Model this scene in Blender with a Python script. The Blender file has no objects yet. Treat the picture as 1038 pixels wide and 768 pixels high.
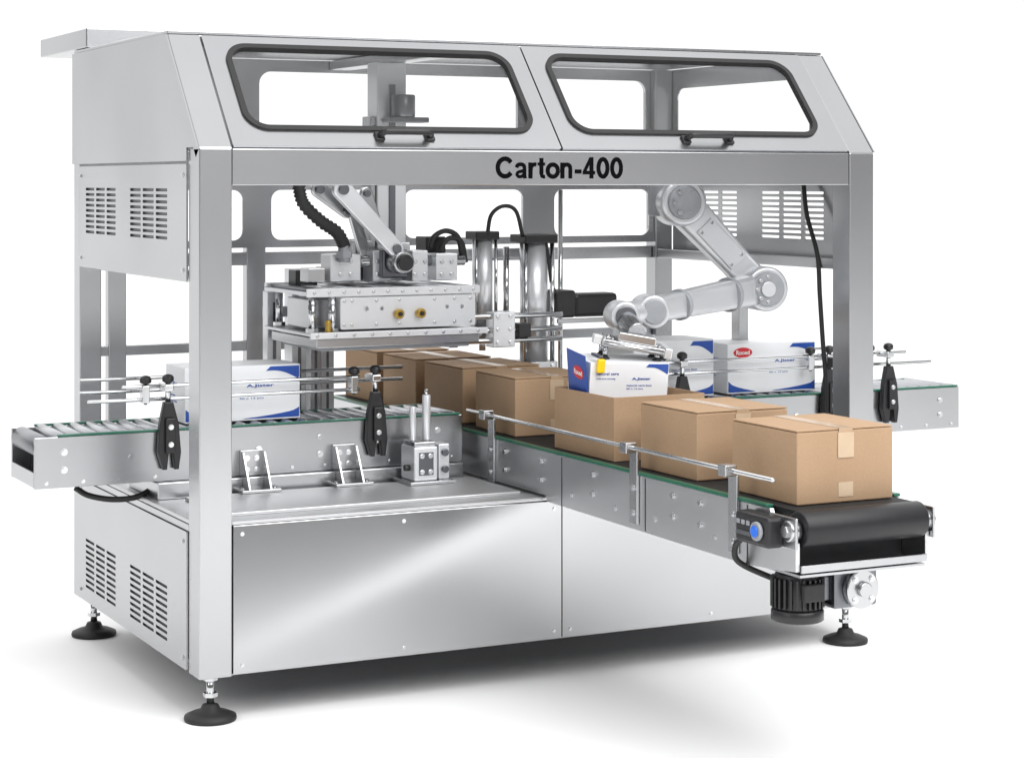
import bpy, bmesh, math, random
from mathutils import Vector, Matrix
random.seed(4)
S = bpy.context.scene
COL = S.collection
CA, SA, F = .8934, .4493, 2080.0

# ---- survey helpers: where a sight line meets a known plane of the machine
def dep(X, Y): return SA*X + CA*Y + 6.54
def xat(px, Y):
    t = (px-519)/F
    return (t*(CA*Y+6.54) + SA*Y + .9967)/(CA-SA*t)
def zat(py, X, Y): return 1.73-(py-185)*dep(X, Y)/F
def P(px, py, Y):
    X = xat(px, Y)
    return Vector((X, Y, zat(py, X, Y)))

# ---- materials
def newmat(name):
    m = bpy.data.materials.new(name); m.use_nodes = True
    nt = m.node_tree
    return m, nt, nt.nodes['Principled BSDF']
def steel(name, base, rough, sc=(2.5, 2.5, 110), var=.003, metallic=1.0, cloud=.02, wave=0.0, wsc=(1.3, 1.3, 1.3), roll=None, fold=None):
    m, nt, b = newmat(name); n = nt.nodes; l = nt.links
    tc = n.new('ShaderNodeTexCoord'); mp = n.new('ShaderNodeMapping'); mp.inputs['Scale'].default_value = sc
    no = n.new('ShaderNodeTexNoise'); no.inputs['Scale'].default_value = 1; no.inputs['Detail'].default_value = 3
    l.new(tc.outputs['Object'], mp.inputs[0]); l.new(mp.outputs[0], no.inputs['Vector'])
    mr = n.new('ShaderNodeMapRange'); mr.inputs[1].default_value = .3; mr.inputs[2].default_value = .7
    mr.inputs[3].default_value = rough-var; mr.inputs[4].default_value = rough+var
    l.new(no.outputs[0], mr.inputs[0]); l.new(mr.outputs[0], b.inputs['Roughness'])
    n2 = n.new('ShaderNodeTexNoise'); n2.inputs['Scale'].default_value = 1.7; n2.inputs['Detail'].default_value = 3
    l.new(tc.outputs['Object'], n2.inputs['Vector'])
    cr = n.new('ShaderNodeValToRGB')
    cr.color_ramp.elements[0].position = .3; cr.color_ramp.elements[1].position = .7
    lo = [max(0, c-cloud) for c in base]; hi = [min(1, c+cloud) for c in base]
    cr.color_ramp.elements[0].color = (*lo, 1); cr.color_ramp.elements[1].color = (*hi, 1)
    l.new(n2.outputs[0], cr.inputs[0]); l.new(cr.outputs[0], b.inputs['Base Color'])
    b.inputs['Metallic'].default_value = metallic
    if wave or roll or fold:
        b2 = n.new('ShaderNodeBump'); b2.inputs['Strength'].default_value = 1
        if wave:       # gentle unevenness of sheet metal
            m3 = n.new('ShaderNodeMapping'); m3.vector_type = 'TEXTURE'; m3.inputs['Scale'].default_value = tuple(1/v for v in wsc)
            n3 = n.new('ShaderNodeTexNoise'); n3.inputs['Scale'].default_value = 1; n3.inputs['Detail'].default_value = 0
            l.new(tc.outputs['Object'], m3.inputs[0]); l.new(m3.outputs[0], n3.inputs['Vector'])
            b2.inputs['Distance'].default_value = wave
            l.new(n3.outputs[0], b2.inputs['Height'])
        else:          # long diagonal roll, or one faint diagonal set, of a large thin sheet
            ax_, az_, ph, amp = (roll or fold)[:4]
            sp = n.new('ShaderNodeSeparateXYZ'); l.new(tc.outputs['Object'], sp.inputs[0])
            a1 = n.new('ShaderNodeMath'); a1.operation = 'MULTIPLY_ADD'; a1.inputs[1].default_value = ax_; a1.inputs[2].default_value = ph
            l.new(sp.outputs[0], a1.inputs[0])
            a2 = n.new('ShaderNodeMath'); a2.operation = 'MULTIPLY_ADD'; a2.inputs[1].default_value = az_
            l.new(sp.outputs[2], a2.inputs[0]); l.new(a1.outputs[0], a2.inputs[2])
            b2.inputs['Distance'].default_value = amp
            if roll:
                s1 = n.new('ShaderNodeMath'); s1.operation = 'SINE'; l.new(a2.outputs[0], s1.inputs[0])
                l.new(s1.outputs[0], b2.inputs['Height'])
            else:
                q1 = n.new('ShaderNodeMath'); q1.operation = 'MULTIPLY_ADD'; q1.inputs[2].default_value = fold[4]**2
                l.new(a2.outputs[0], q1.inputs[0]); l.new(a2.outputs[0], q1.inputs[1])
                q2 = n.new('ShaderNodeMath'); q2.operation = 'SQRT'; l.new(q1.outputs[0], q2.inputs[0])
                b2.invert = True
                l.new(q2.outputs[0], b2.inputs['Height'])
        l.new(b2.outputs[0], b.inputs['Normal'])
    return m
def plain(name, base, rough, metallic=0.0, var=.12, scale=30.0, spec=.5):
    m, nt, b = newmat(name); n = nt.nodes; l = nt.links
    tc = n.new('ShaderNodeTexCoord')
    no = n.new('ShaderNodeTexNoise'); no.inputs['Scale'].default_value = scale; no.inputs['Detail'].default_value = 4
    l.new(tc.outputs['Object'], no.inputs['Vector'])
    cr = n.new('ShaderNodeValToRGB')
    cr.color_ramp.elements[0].position = .3; cr.color_ramp.elements[1].position = .7
    cr.color_ramp.elements[0].color = (*[c*(1-var) for c in base], 1); cr.color_ramp.elements[1].color = (*[min(1, c*(1+var)) for c in base], 1)
    l.new(no.outputs[0], cr.inputs[0]); l.new(cr.outputs[0], b.inputs['Base Color'])
    b.inputs['Roughness'].default_value = rough; b.inputs['Metallic'].default_value = metallic
    b.inputs['Specular IOR Level'].default_value = spec
    return m
STEEL = steel('satin_steel', (.49, .495, .505), .27, wave=.014, wsc=(1.6, 1.6, .9))
PANEL = steel('satin_steel_panel', (.47, .475, .487), .27, sc=(1.2, 1.2, 90), wave=.03, wsc=(1.2, 1.2, 1.2))
FRONT = steel('front_steel_panel', (.50, .505, .515), .21, sc=(1.0, 1.0, 90), fold=(1.4, -3.4, .40, .029, .26))
FRONT2 = steel('front_steel_panel_b', (.50, .505, .515), .23, sc=(1.0, 1.0, 90), roll=(1.4, -3.4, 1.92, .040))
OUTF = steel('outfeed_steel', (.62, .625, .635), .30, sc=(1.2, 1.2, 90), wave=.012, wsc=(1.2, 1.2, 1.2))
DECK = steel('deck_steel', (.60, .605, .615), .40, sc=(1.0, 40, 1), wave=.02, metallic=.8)
ALU = steel('light_aluminium', (.75, .76, .78), .34, sc=(8, 8, 60), metallic=.6, cloud=.03)
DARKST = steel('dark_steel', (.18, .185, .20), .33, cloud=.03)
SHADESEAM = plain('shade_and_seam_grey', (.03, .031, .035), .55)  # near-black for painted shade in gaps, and for real plate seams
VENTD = plain('vent_backing', (.22, .225, .235), .5)
CHROME = steel('polished_steel', (.62, .63, .64), .16, var=.01, cloud=.02)
ROLL = steel('roller_zinc', (.32, .33, .35), .26, sc=(90, 90, 4), cloud=.04)
BLACK = plain('black_plastic', (.014, .014, .016), .38)
RUBBER = plain('black_rubber', (.016, .016, .017), .6, scale=60)
BELT = plain('black_belt', (.014, .015, .016), .68, scale=90, spec=.3)
ROLLBLK = plain('black_roller_coat', (.012, .012, .014), .46, scale=40, spec=.4)
GREEN = plain('green_guard', (.008, .12, .072), .28)
ROBOT = plain('robot_silver', (.59, .60, .62), .32, metallic=.55, var=.01, scale=3)
GREYP = plain('grey_plastic', (.28, .29, .31), .4, var=.05)
BOXW = plain('white_board', (.84, .85, .87), .45, var=.02, scale=8)
BLUE = plain('blue_print', (.012, .07, .36), .4, var=.05)
RED = plain('red_print', (.62, .012, .02), .4, var=.05)
WHITEINK = plain('white_print', (.9, .9, .9), .45, var=.01)
YELLOW = plain('yellow_silicone', (.92, .60, .005), .4, var=.04)
AMBER = plain('dull_brass', (.42, .27, .05), .35, metallic=.5, var=.08)
INK = plain('black_lettering', (.003, .003, .004), .85, spec=.05)
BUTTONBLUE = plain('blue_button', (.02, .16, .75), .25)  # the button's own blue, not emissive
TAPE = plain('brown_tape', (.43, .297, .187), .25, var=.04, scale=20)
LABELM = plain('pale_tape_patch', (.52, .39, .265), .28, var=.04, scale=20)
FLOORM = plain('white_floor', (.945, .945, .945), .6, var=.004, scale=2.0, spec=.15)
def cardboard():
    m, nt, b = newmat('brown_cardboard'); n = nt.nodes; l = nt.links
    tc = n.new('ShaderNodeTexCoord')
    no = n.new('ShaderNodeTexNoise'); no.inputs['Scale'].default_value = 140; no.inputs['Detail'].default_value = 4
    l.new(tc.outputs['Object'], no.inputs['Vector'])
    n2 = n.new('ShaderNodeTexNoise'); n2.inputs['Scale'].default_value = 5; n2.inputs['Detail'].default_value = 2
    l.new(tc.outputs['Object'], n2.inputs['Vector'])
    ad = n.new('ShaderNodeMath'); ad.operation = 'ADD'; l.new(no.outputs[0], ad.inputs[0]); l.new(n2.outputs[0], ad.inputs[1])
    hf = n.new('ShaderNodeMath'); hf.operation = 'MULTIPLY'; hf.inputs[1].default_value = .5; l.new(ad.outputs[0], hf.inputs[0])
    cr = n.new('ShaderNodeValToRGB')
    cr.color_ramp.elements[0].position = .3; cr.color_ramp.elements[1].position = .7
    cr.color_ramp.elements[0].color = (.365, .240, .146, 1); cr.color_ramp.elements[1].color = (.425, .288, .182, 1)
    l.new(hf.outputs[0], cr.inputs[0]); l.new(cr.outputs[0], b.inputs['Base Color'])
    b.inputs['Roughness'].default_value = .75; b.inputs['Specular IOR Level'].default_value = .2
    mp = n.new('ShaderNodeMapping'); mp.inputs['Scale'].default_value = (60, 60, 3); l.new(tc.outputs['Object'], mp.inputs[0])
    n3 = n.new('ShaderNodeTexNoise'); n3.inputs['Scale'].default_value = 1; l.new(mp.outputs[0], n3.inputs['Vector'])
    bp = n.new('ShaderNodeBump'); bp.inputs['Strength'].default_value = .18; bp.inputs['Distance'].default_value = .002
    l.new(n3.outputs[0], bp.inputs['Height']); l.new(bp.outputs[0], b.inputs['Normal'])
    return m
CARD = cardboard()
CARDIN = plain('cardboard_edge', (.20, .125, .07), .8, var=.1)
def glass():
    m = bpy.data.materials.new('clear_acrylic'); m.use_nodes = True
    nt = m.node_tree; n = nt.nodes; l = nt.links; n.clear()
    o = n.new('ShaderNodeOutputMaterial'); mx = n.new('ShaderNodeMixShader'); t = n.new('ShaderNodeBsdfTransparent'); g = n.new('ShaderNodeBsdfGlossy')
    t.inputs[0].default_value = (.98, .985, .985, 1); g.inputs['Roughness'].default_value = .05
    mx.inputs[0].default_value = .04
    l.new(t.outputs[0], mx.inputs[1]); l.new(g.outputs[0], mx.inputs[2]); l.new(mx.outputs[0], o.inputs[0])
    return m
GLASS = glass()

# ---- mesh helpers
def setp(o, p):
    if p is None: return
    o.parent = p
    if p.type == 'EMPTY': o.matrix_parent_inverse = Matrix.Translation(-p.location)
def thing(name, label, cat, loc=(0, 0, 0), group=None):
    o = bpy.data.objects.new(name, None); COL.objects.link(o); o.empty_display_size = .05
    o.location = loc; o['label'] = label; o['category'] = cat
    if group: o['group'] = group
    return o
def curve_mesh(polys, t):
    cu = bpy.data.curves.new('tmp', 'CURVE'); cu.dimensions = '2D'; cu.fill_mode = 'BOTH'; cu.extrude = t/2
    for p in polys:
        sp = cu.splines.new('POLY'); sp.points.add(len(p)-1); sp.use_cyclic_u = True
        for i, c in enumerate(p): sp.points[i].co = (c[0], c[1], 0, 1)
    return conv(cu)
def conv(cu):
    ob = bpy.data.objects.new('tmp', cu); COL.objects.link(ob); bpy.context.view_layer.update()
    me = bpy.data.meshes.new_from_object(ob.evaluated_get(bpy.context.evaluated_depsgraph_get()))
    bpy.data.objects.remove(ob); bpy.data.curves.remove(cu)
    return me
def text_mesh(s, t, bold=0.0):
    cu = bpy.data.curves.new('tmp', 'FONT'); cu.body = s; cu.size = 1; cu.extrude = t/2; cu.offset = bold; cu.fill_mode = 'BOTH'
    cu.resolution_u = 4
    return conv(cu)
def rrect(x0, x1, y0, y1, r, n=6):
    out = []
    for cx, cy, a in ((x1-r, y1-r, 0), (x0+r, y1-r, 90), (x0+r, y0+r, 180), (x1-r, y0+r, 270)):
        for i in range(n+1):
            b = math.radians(a+90*i/n); out.append((cx+r*math.cos(b), cy+r*math.sin(b)))
    return out
def ell(cx, cy, rx, ry, n=32): return [(cx+rx*math.cos(2*math.pi*i/n), cy+ry*math.sin(2*math.pi*i/n)) for i in range(n)]
def m_xz(Y, X=0, Z=0): return Matrix(((1, 0, 0, X), (0, 0, -1, Y), (0, 1, 0, Z), (0, 0, 0, 1)))      # faces -Y
def m_yz(X, Y=0, Z=0): return Matrix(((0, 0, -1, X), (-1, 0, 0, Y), (0, 1, 0, Z), (0, 0, 0, 1)))      # faces -X, local x = -Y
def catmull(pts, n=8):
    pts = [Vector(p) for p in pts]
    if len(pts) < 3: return pts
    q = [pts[0]*2-pts[1]]+pts+[pts[-1]*2-pts[-2]]; out = []
    for i in range(1, len(q)-2):
        a, b, c, d = q[i-1:i+3]
        for k in range(n):
            t = k/n
            out.append(.5*((2*b)+(c-a)*t+(2*a-5*b+4*c-d)*t*t+(3*b-a-3*c+d)*t**3))
    out.append(pts[-1]); return out
class MB:
    def __init__(s): s.bm = bmesh.new()
    def add(s, tmp, mat=0, M=None):
        if M is not None: bmesh.ops.transform(tmp, matrix=M, verts=tmp.verts)
        vm = {v: s.bm.verts.new(v.co) for v in tmp.verts}
        for f in tmp.faces:
            nf = s.bm.faces.new([vm[v] for v in f.verts]); nf.material_index = mat; nf.smooth = f.smooth
        tmp.free(); return s
    def box(s, x0, x1, y0, y1, z0, z1, bev=0, mat=0, M=None):
        t = bmesh.new(); bmesh.ops.create_cube(t, size=1)
        for v in t.verts: v.co = Vector(((x0+x1)/2+v.co.x*(x1-x0), (y0+y1)/2+v.co.y*(y1-y0), (z0+z1)/2+v.co.z*(z1-z0)))
        if bev: bmesh.ops.bevel(t, geom=list(t.edges), offset=bev, segments=2, profile=.5, affect='EDGES', clamp_overlap=True)
        return s.add(t, mat, M)
    def cyl(s, p0, p1, r, r2=None, seg=24, bev=0, mat=0, M=None):
        p0 = Vector(p0); p1 = Vector(p1); d = p1-p0; L = d.length
        t = bmesh.new(); bmesh.ops.create_cone(t, cap_ends=True, segments=seg, radius1=r, radius2=(r if r2 is None else r2), depth=L)
        if bev:
            ed = [e for e in t.edges if abs(e.verts[0].co.z-e.verts[1].co.z) < 1e-6]
            bmesh.ops.bevel(t, geom=ed, offset=bev, segments=2, profile=.5, affect='EDGES', clamp_overlap=True)
        for f in t.faces: f.smooth = len(f.verts) == 4 and seg > 6
        K = Matrix.Translation((p0+p1)/2) @ Vector((0, 0, 1)).rotation_difference(d.normalized()).to_matrix().to_4x4()
        return s.add(t, mat, K if M is None else M @ K)
    def lathe(s, prof, c, axis=(0, 0, 1), seg=32, mat=0):
        t = bmesh.new(); rings = []
        for r, z in prof: rings.append([t.verts.new((r*math.cos(2*math.pi*i/seg), r*math.sin(2*math.pi*i/seg), z)) for i in range(seg)])
        for a, b in zip(rings, rings[1:]):
            for i in range(seg): t.faces.new((a[i], a[(i+1) % seg], b[(i+1) % seg], b[i])).smooth = True
        t.faces.new(list(reversed(rings[0]))); t.faces.new(rings[-1])
        bmesh.ops.recalc_face_normals(t, faces=t.faces)
        M = Matrix.Translation(c) @ Vector((0, 0, 1)).rotation_difference(Vector(axis).normalized()).to_matrix().to_4x4()
        return s.add(t, mat, M)
    def tube(s, pts, r, seg=10, n=8, rib=0.0, mat=0):
        c = catmull(pts, n); t = bmesh.new(); rings = []; up = None
        for i, p in enumerate(c):
            d = (c[min(i+1, len(c)-1)]-c[max(i-1, 0)]).normalized()
            if up is None: up = d.orthogonal().normalized()
            up = (up-d*up.dot(d)).normalized(); w = d.cross(up)
            rr = r+(rib if i % 2 else 0)
            rings.append([t.verts.new(p+up*rr*math.cos(2*math.pi*k/seg)+w*rr*math.sin(2*math.pi*k/seg)) for k in range(seg)])
        for a, b in zip(rings, rings[1:]):
            for k in range(seg): t.faces.new((a[k], a[(k+1) % seg], b[(k+1) % seg], b[k])).smooth = True
        t.faces.new(list(reversed(rings[0]))); t.faces.new(rings[-1])
        bmesh.ops.recalc_face_normals(t, faces=t.faces)
        return s.add(t, mat)
    def prism(s, poly, M, t0, t1, bev=0, mat=0):
        t = bmesh.new(); a = [t.verts.new((x, y, t0)) for x, y in poly]; b = [t.verts.new((x, y, t1)) for x, y in poly]
        n = len(poly); t.faces.new(list(reversed(a))); t.faces.new(b)
        for i in range(n): t.faces.new((a[i], a[(i+1) % n], b[(i+1) % n], b[i]))
        bmesh.ops.recalc_face_normals(t, faces=t.faces)
        if bev:
            ed = [e for e in t.edges if abs(e.verts[0].co.z-e.verts[1].co.z) < 1e-6]
            bmesh.ops.bevel(t, geom=ed, offset=bev, segments=2, profile=.5, affect='EDGES', clamp_overlap=True)
        return s.add(t, mat, M)
    def ribbon(s, pts, w, M, z=0.0):
        pts = [Vector((p[0], p[1])) for p in pts]; t = bmesh.new(); vs = []
        for i, p in enumerate(pts):
            a = (p-pts[i-1]).normalized() if i else None
            b = (pts[i+1]-p).normalized() if i < len(pts)-1 else None
            d = (a+b).normalized() if a and b else (a or b)
            nn = Vector((-d.y, d.x)); k = 1.0
            if a and b: k = 1/max(.5, nn.dot(Vector((-a.y, a.x))))
            vs.append((t.verts.new((*(p+nn*w/2*k), z)), t.verts.new((*(p-nn*w/2*k), z))))
        for p, q in zip(vs, vs[1:]): t.faces.new((p[0], p[1], q[1], q[0]))
        return s.add(t, 0, M)
    def mesh(s, me, M, mat=0):
        t = bmesh.new(); t.from_mesh(me); bpy.data.meshes.remove(me)
        bmesh.ops.remove_doubles(t, verts=t.verts, dist=1e-6)
        bmesh.ops.recalc_face_normals(t, faces=t.faces)
        for f in t.faces: f.smooth = False
        return s.add(t, mat, M)
    def plate(s, polys, M, th, mat=0): return s.mesh(curve_mesh(polys, th), M, mat)
    def text(s, txt, x0, x1, y0, y1, M, th=.001, bold=0.0, mat=0):
        me = text_mesh(txt, 1.0, bold)
        xs = [v.co.x for v in me.vertices]; ys = [v.co.y for v in me.vertices]
        a, b, c, d = min(xs), max(xs), min(ys), max(ys)
        for v in me.vertices:
            v.co.x = x0+(v.co.x-a)/(b-a)*(x1-x0); v.co.y = y0+(v.co.y-c)/(d-c)*(y1-y0); v.co.z *= th
        return s.mesh(me, M, mat)
    def build(s, name, mats, parent=None, label=None):
        me = bpy.data.meshes.new(name); s.bm.to_mesh(me); s.bm.free()
        for m in (mats if isinstance(mats, (list, tuple)) else [mats]): me.materials.append(m)
        o = bpy.data.objects.new(name, me); COL.objects.link(o); setp(o, parent)
        if label: o['label'] = label
        return o
def hull(c1, r1, c2, r2, n=14):
    dx, dy = c2[0]-c1[0], c2[1]-c1[1]; d = math.hypot(dx, dy); th = math.atan2(dy, dx); of = math.acos((r1-r2)/d); out = []
    for i in range(n+1):
        a = th+of+(2*math.pi-2*of)*i/n; out.append((c1[0]+r1*math.cos(a), c1[1]+r1*math.sin(a)))
    for i in range(n+1):
        a = th-of+2*of*i/n; out.append((c2[0]+r2*math.cos(a), c2[1]+r2*math.sin(a)))
    return out
BOLT = {}
def bolts(parent, pts, axis, r=.011, mat=None, name='bolt'):
    mat = mat or CHROME
    k = (r, mat.name)
    for p in pts:
        if k not in BOLT:
            b = MB().cyl((0, 0, 0), (0, 0, r*.25), r*1.35, seg=18).cyl((0, 0, r*.26), (0, 0, r*.9), r, seg=6)
            o = b.build(name, mat, parent); BOLT[k] = o.data
        else:
            o = bpy.data.objects.new(name, BOLT[k]); COL.objects.link(o); setp(o, parent)
        o.location = p; o.rotation_euler = Vector((0, 0, 1)).rotation_difference(Vector(axis)).to_euler()
def arc(cx, cy, rx, ry, a0, a1, n=28): return [(cx+rx*math.cos(math.radians(a0+(a1-a0)*i/n)), cy+ry*math.sin(math.radians(a0+(a1-a0)*i/n))) for i in range(n+1)]
def cm2(pts, n=6): return [(v.x, v.y) for v in catmull([(p[0], p[1], 0) for p in pts], n)]
GLY = {
 'C': (.96, [(arc(.49, .5, .37, .405, 36, 324), .215)]),
 'a': (.71, [(cm2([(.12, .50), (.17, .605), (.32, .655), (.47, .61), (.525, .49), (.525, .2), (.555, .0)]), .18), (cm2([(.52, .365), (.38, .335), (.20, .285), (.145, .19), (.20, .10), (.31, .08), (.44, .125), (.52, .25)]), .15)]),
 'r': (.47, [([(.125, 0), (.125, .74)], .21), (cm2([(.13, .42), (.19, .57), (.30, .645), (.43, .65)]), .185)]),
 't': (.44, [([(.22, .95), (.22, .20)], .205), (cm2([(.22, .26), (.25, .12), (.32, .085), (.41, .085)]), .17), ([(.02, .67), (.41, .67)], .14)]),
 'o': (.75, [(arc(.375, .365, .268, .283, 0, 360, 36), .20)]),
 'n': (.74, [([(.125, 0), (.125, .74)], .21), (cm2([(.12, .46), (.20, .60), (.36, .65), (.49, .60), (.54, .46), (.54, .2), (.54, 0)]), .195)]),
 '-': (.45, [([(.04, .33), (.39, .33)], .19)]),
 '4': (.73, [([(.47, 0), (.47, 1.0)], .205), ([(.43, .95), (.08, .29)], .155), ([(.01, .275), (.66, .275)], .165)]),
 '0': (.73, [(arc(.355, .5, .24, .41, 0, 360, 36), .205)]),
}

# =====================================================================  SETTING
fl = MB(); fl.box(-150, 170, -60, 260, -.05, 0)
o = fl.build('floor', FLOORM); o['kind'] = 'structure'

# =====================================================================  MACHINE FRAME
W, L, T = 2.64, 1.545, .11
Z0, ZD, ZB, ZT, ZR = .144, .64, 1.72, 1.84, 2.223
M = thing('packing_machine', 'large stainless steel packing machine with slanted glazed hood, open sides and black levelling feet', 'packing machine', (1.32, .77, 0))
MB().box(0, T, 0, T, Z0, ZT, .004).build('post', STEEL, M)
MB().box(W-T, W, 0, T, Z0, ZT, .004).build('post', STEEL, M)
MB().box(0, .085, L-.085, L, Z0, ZR, .004).build('post', STEEL, M)
MB().box(W-.085, W, L-.085, L, Z0, ZR, .004).build('post', STEEL, M)
for a, b_ in ((.12, .19), (.68, .76), (1.93, 2.03)):
    MB().box(a, b_, L-.06, L-.01, ZD+.002, ZB, .003).build('back_post', STEEL, M)
MB().box(.087, W-.087, L-.055, L-.015, 1.40, 1.452, .003).build('back_rail', STEEL, M)
MB().box(.087, W-.087, L-.055, L-.020, 1.06, 1.10, .003).build('back_rail', STEEL, M)
MB().box(.04, .08, .112, L-.087, 1.40, 1.44, .003).build('side_rail', STEEL, M)
MB().box(W-.08, W-.04, .112, L-.087, 1.40, 1.44, .003).build('side_rail', STEEL, M)
MB().box(W-.08, W-.035, .80, .86, ZD+.002, 1.398, .003).build('side_post', STEEL, M)
MB().box(.035, .08, .98, 1.03, 1.44+.002, ZB+.06, .003).build('side_post', STEEL, M)
fb = MB().box(T+.001, W-T-.001, .003, .10, ZB, ZT-.001, .003).build('front_beam', STEEL, M)
tx0, tx1, tz0, tz1 = xat(503, 0), xat(631, 0), zat(181, 1.3, 0), zat(159.3, 1.3, 0)
lt = MB(); tot = sum(GLY[c][0] for c in 'Carton-400')-.10; sx_ = (tx1-tx0)/tot; sz_ = tz1-tz0; cxp = -.02; k = 0
for ch in 'Carton-400':
    adv, st = GLY[ch]
    for pts, wd in st:
        lt.ribbon([(p[0]+cxp, p[1]) for p in pts], wd, m_xz(.0018, tx0, tz0) @ Matrix.Diagonal((sx_, sz_, 1, 1)), .0001*(k % 5)); k += 1
    cxp += adv
lt.build('lettering', INK, fb)
# hood
HV = math.hypot(.336, ZR-ZT)
vy, vz = .336/HV, (ZR-ZT)/HV
MH = Matrix(((1, 0, 0, 0), (0, vy, -vz, 0), (0, vz, vy, ZT+.001), (0, 0, 0, 1)))
for x0, x1 in ((0, T), (W-T, W)):
    MB().prism([(x0, 0), (x1, 0), (x1, HV), (x0, HV)], MH, -.05, 0, .003).build('hood_corner', STEEL, M)
MB().box(1.285, 1.339, .02, HV-.02, -.06, -.02, .003, M=MH).build('hood_mullion', STEEL, M)
for (d0, d1, w0, w1, hx) in ((T+.004, 1.309, .19, 1.227, .726), (1.315, W-T-.004, 1.396, 2.43, 1.922)):
    d = MB().plate([rrect(d0, d1, .006, HV-.004, .004, 2), rrect(w0, w1, .088, .452, .07, 10)], MH @ Matrix.Translation((0, 0, -.006)), .02).build('hood_door', PANEL, M)
    MB().plate([rrect(w0-.014, w1+.014, .074, .466, .083, 12), rrect(w0+.005, w1-.005, .093, .447, .066, 12)], MH @ Matrix.Translation((0, 0, .001)), .022).build('window_gasket', RUBBER, d)
    MB().plate([rrect(w0+.002, w1-.002, .09, .45, .068, 10)], MH @ Matrix.Translation((0, 0, -.004)), .004).build('window_pane', GLASS, d)
    h = MB()
    h.tube([Vector((hx-.09, .052, .004)), Vector((hx-.085, .045, .035)), Vector((hx-.06, .042, .042)), Vector((hx+.06, .042, .042)), Vector((hx+.085, .045, .035)), Vector((hx+.09, .052, .004))], .012, 10, 5)
    h.box(hx-.108, hx-.075, .032, .068, .004, .014, .003); h.box(hx+.075, hx+.108, .032, .068, .004, .014, .003)
    bmesh.ops.transform(h.bm, matrix=MH, verts=h.bm.verts)
    h.build('handle', BLACK, d)
MB().box(.003, W-.003, .337, .40, ZR-.035, ZR+.001, .003).build('top_rail', STEEL, M)
MB().box(0, W, .34, L, ZR+.003, ZR+.014, .002).build('roof_panel', PANEL, M)
MB().box(-.004, .8, 1.35, 2.06, ZR+.016, ZR+.09, .004).build('roof_ledge', PANEL, M)
HP = [(-.0, ZT+.003), (-.336, ZR+.001), (-L, ZR+.001), (-L, 1.80), (-.112, 1.80), (-.112, ZT+.003)]
MB().plate([HP], m_yz(-.004), .006).build('hood_side', PANEL, M)
MB().plate([HP, rrect(-1.42, -.42, 1.90, 2.14, .05)], m_yz(W+.004), .006).build('hood_side', PANEL, M)
MB().plate([rrect(.086, W-.086, 1.852, ZR, .004, 2), rrect(.14, .64, 1.88, 2.175, .05), rrect(.74, 1.90, 1.88, 2.175, .05), rrect(2.05, 2.53, 1.88, 2.175, .05)], m_xz(L-.03), .02).build('hood_back', PANEL, M)
MB().plate([rrect(.086, W-.086, 1.47, 1.85, .004, 2), rrect(.21, .66, 1.50, 1.70, .04), rrect(.78, 1.31, 1.50, 1.70, .04), rrect(1.36, 1.91, 1.50, 1.70, .04), rrect(2.06, 2.53, 1.50, 1.70, .04)], m_xz(L-.065), .012).build('back_panel', PANEL, M)
# side panels with vent slots
GR = ((.93, 1.36), (.31, .77))
def slot_list(z0, z1, n):
    out = []
    for a, b in GR:
        for c in range(3):
            w = (b-a)/3; y0 = a+c*w+.012; y1 = a+(c+1)*w-.012
            for r in range(n):
                zc = z0+(z1-z0)*(r+.5)/n; out.append((y0, y1, zc))
    return out
def vent_panel(x, z0, z1, v0, v1, n, backing):
    holes = [rrect(-y1, -y0, zc-.0052, zc+.0052, .004, 2) for y0, y1, zc in slot_list(v0, v1, n)]
    p = MB().plate([rrect(-L+.09, -.115, z0, z1, .006, 3)]+holes, m_yz(x), .006).build('side_panel', PANEL, M)
    if backing: MB().box(.0045, .009, .25, 1.42, v0-.02, v1+.02).build('vent_backing', VENTD, p)
    if x < 1: bolts(p, [Vector((x-.0032, y, z)) for y in (.15, 1.42) for z in (z0+.035, z1-.035)], (-1, 0, 0), .006)
vent_panel(-.003, 1.41, 1.79, 1.535, 1.715, 9, True)
vent_panel(-.003, .152, .60, .20, .395, 9, True)
vent_panel(W+.003, 1.41, 1.79, 1.50, 1.70, 9, False)
MB().plate([rrect(-L+.09, -.115, .152, .60, .006, 3)], m_yz(W+.003), .006).build('side_panel', PANEL, M)
# base cabinet
for x0, x1, mt in ((T+.003, 1.307, FRONT), (1.3105, W-T-.003, FRONT2)):
    p = MB().box(x0, x1, -.003, .018, .15, .628, .002).build('front_panel', mt, M)
    bolts(p, [Vector((x, -.003, z)) for x in (x0+.03, (x0+x1)/2, x1-.03) for z in (.178, .60)], (0, -1, 0), .005)
MB().box(T+.001, W-T-.001, .02, .10, Z0, .1485, .001).box(T+.001, W-T-.001, .004, .10, .6295, ZD-.002, .001).build('base_rail', STEEL, M)
MB().box(.002, W-.002, .112, L-.088, ZD-.014, ZD, .001).box(T+.001, W-T-.001, .003, .111, ZD-.0015, ZD+.001).build('deck', DECK, M)
MB().box(T+.001, 1.20, .10, .50, ZD+.0012, ZD+.013, .003).build('deck_step', DECK, M)
MB().box(.0, .03, .112, L-.088, .602, ZD-.016, .001).build('side_rail', STEEL, M)
MB().box(.087, W-.087, L-.03, L-.01, .15, ZD, .002).build('back_plate', PANEL, M)
MB().box(.04, W-.04, .05, L-.05, .146, .16).build('floor_plate', DARKST, M)
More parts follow.
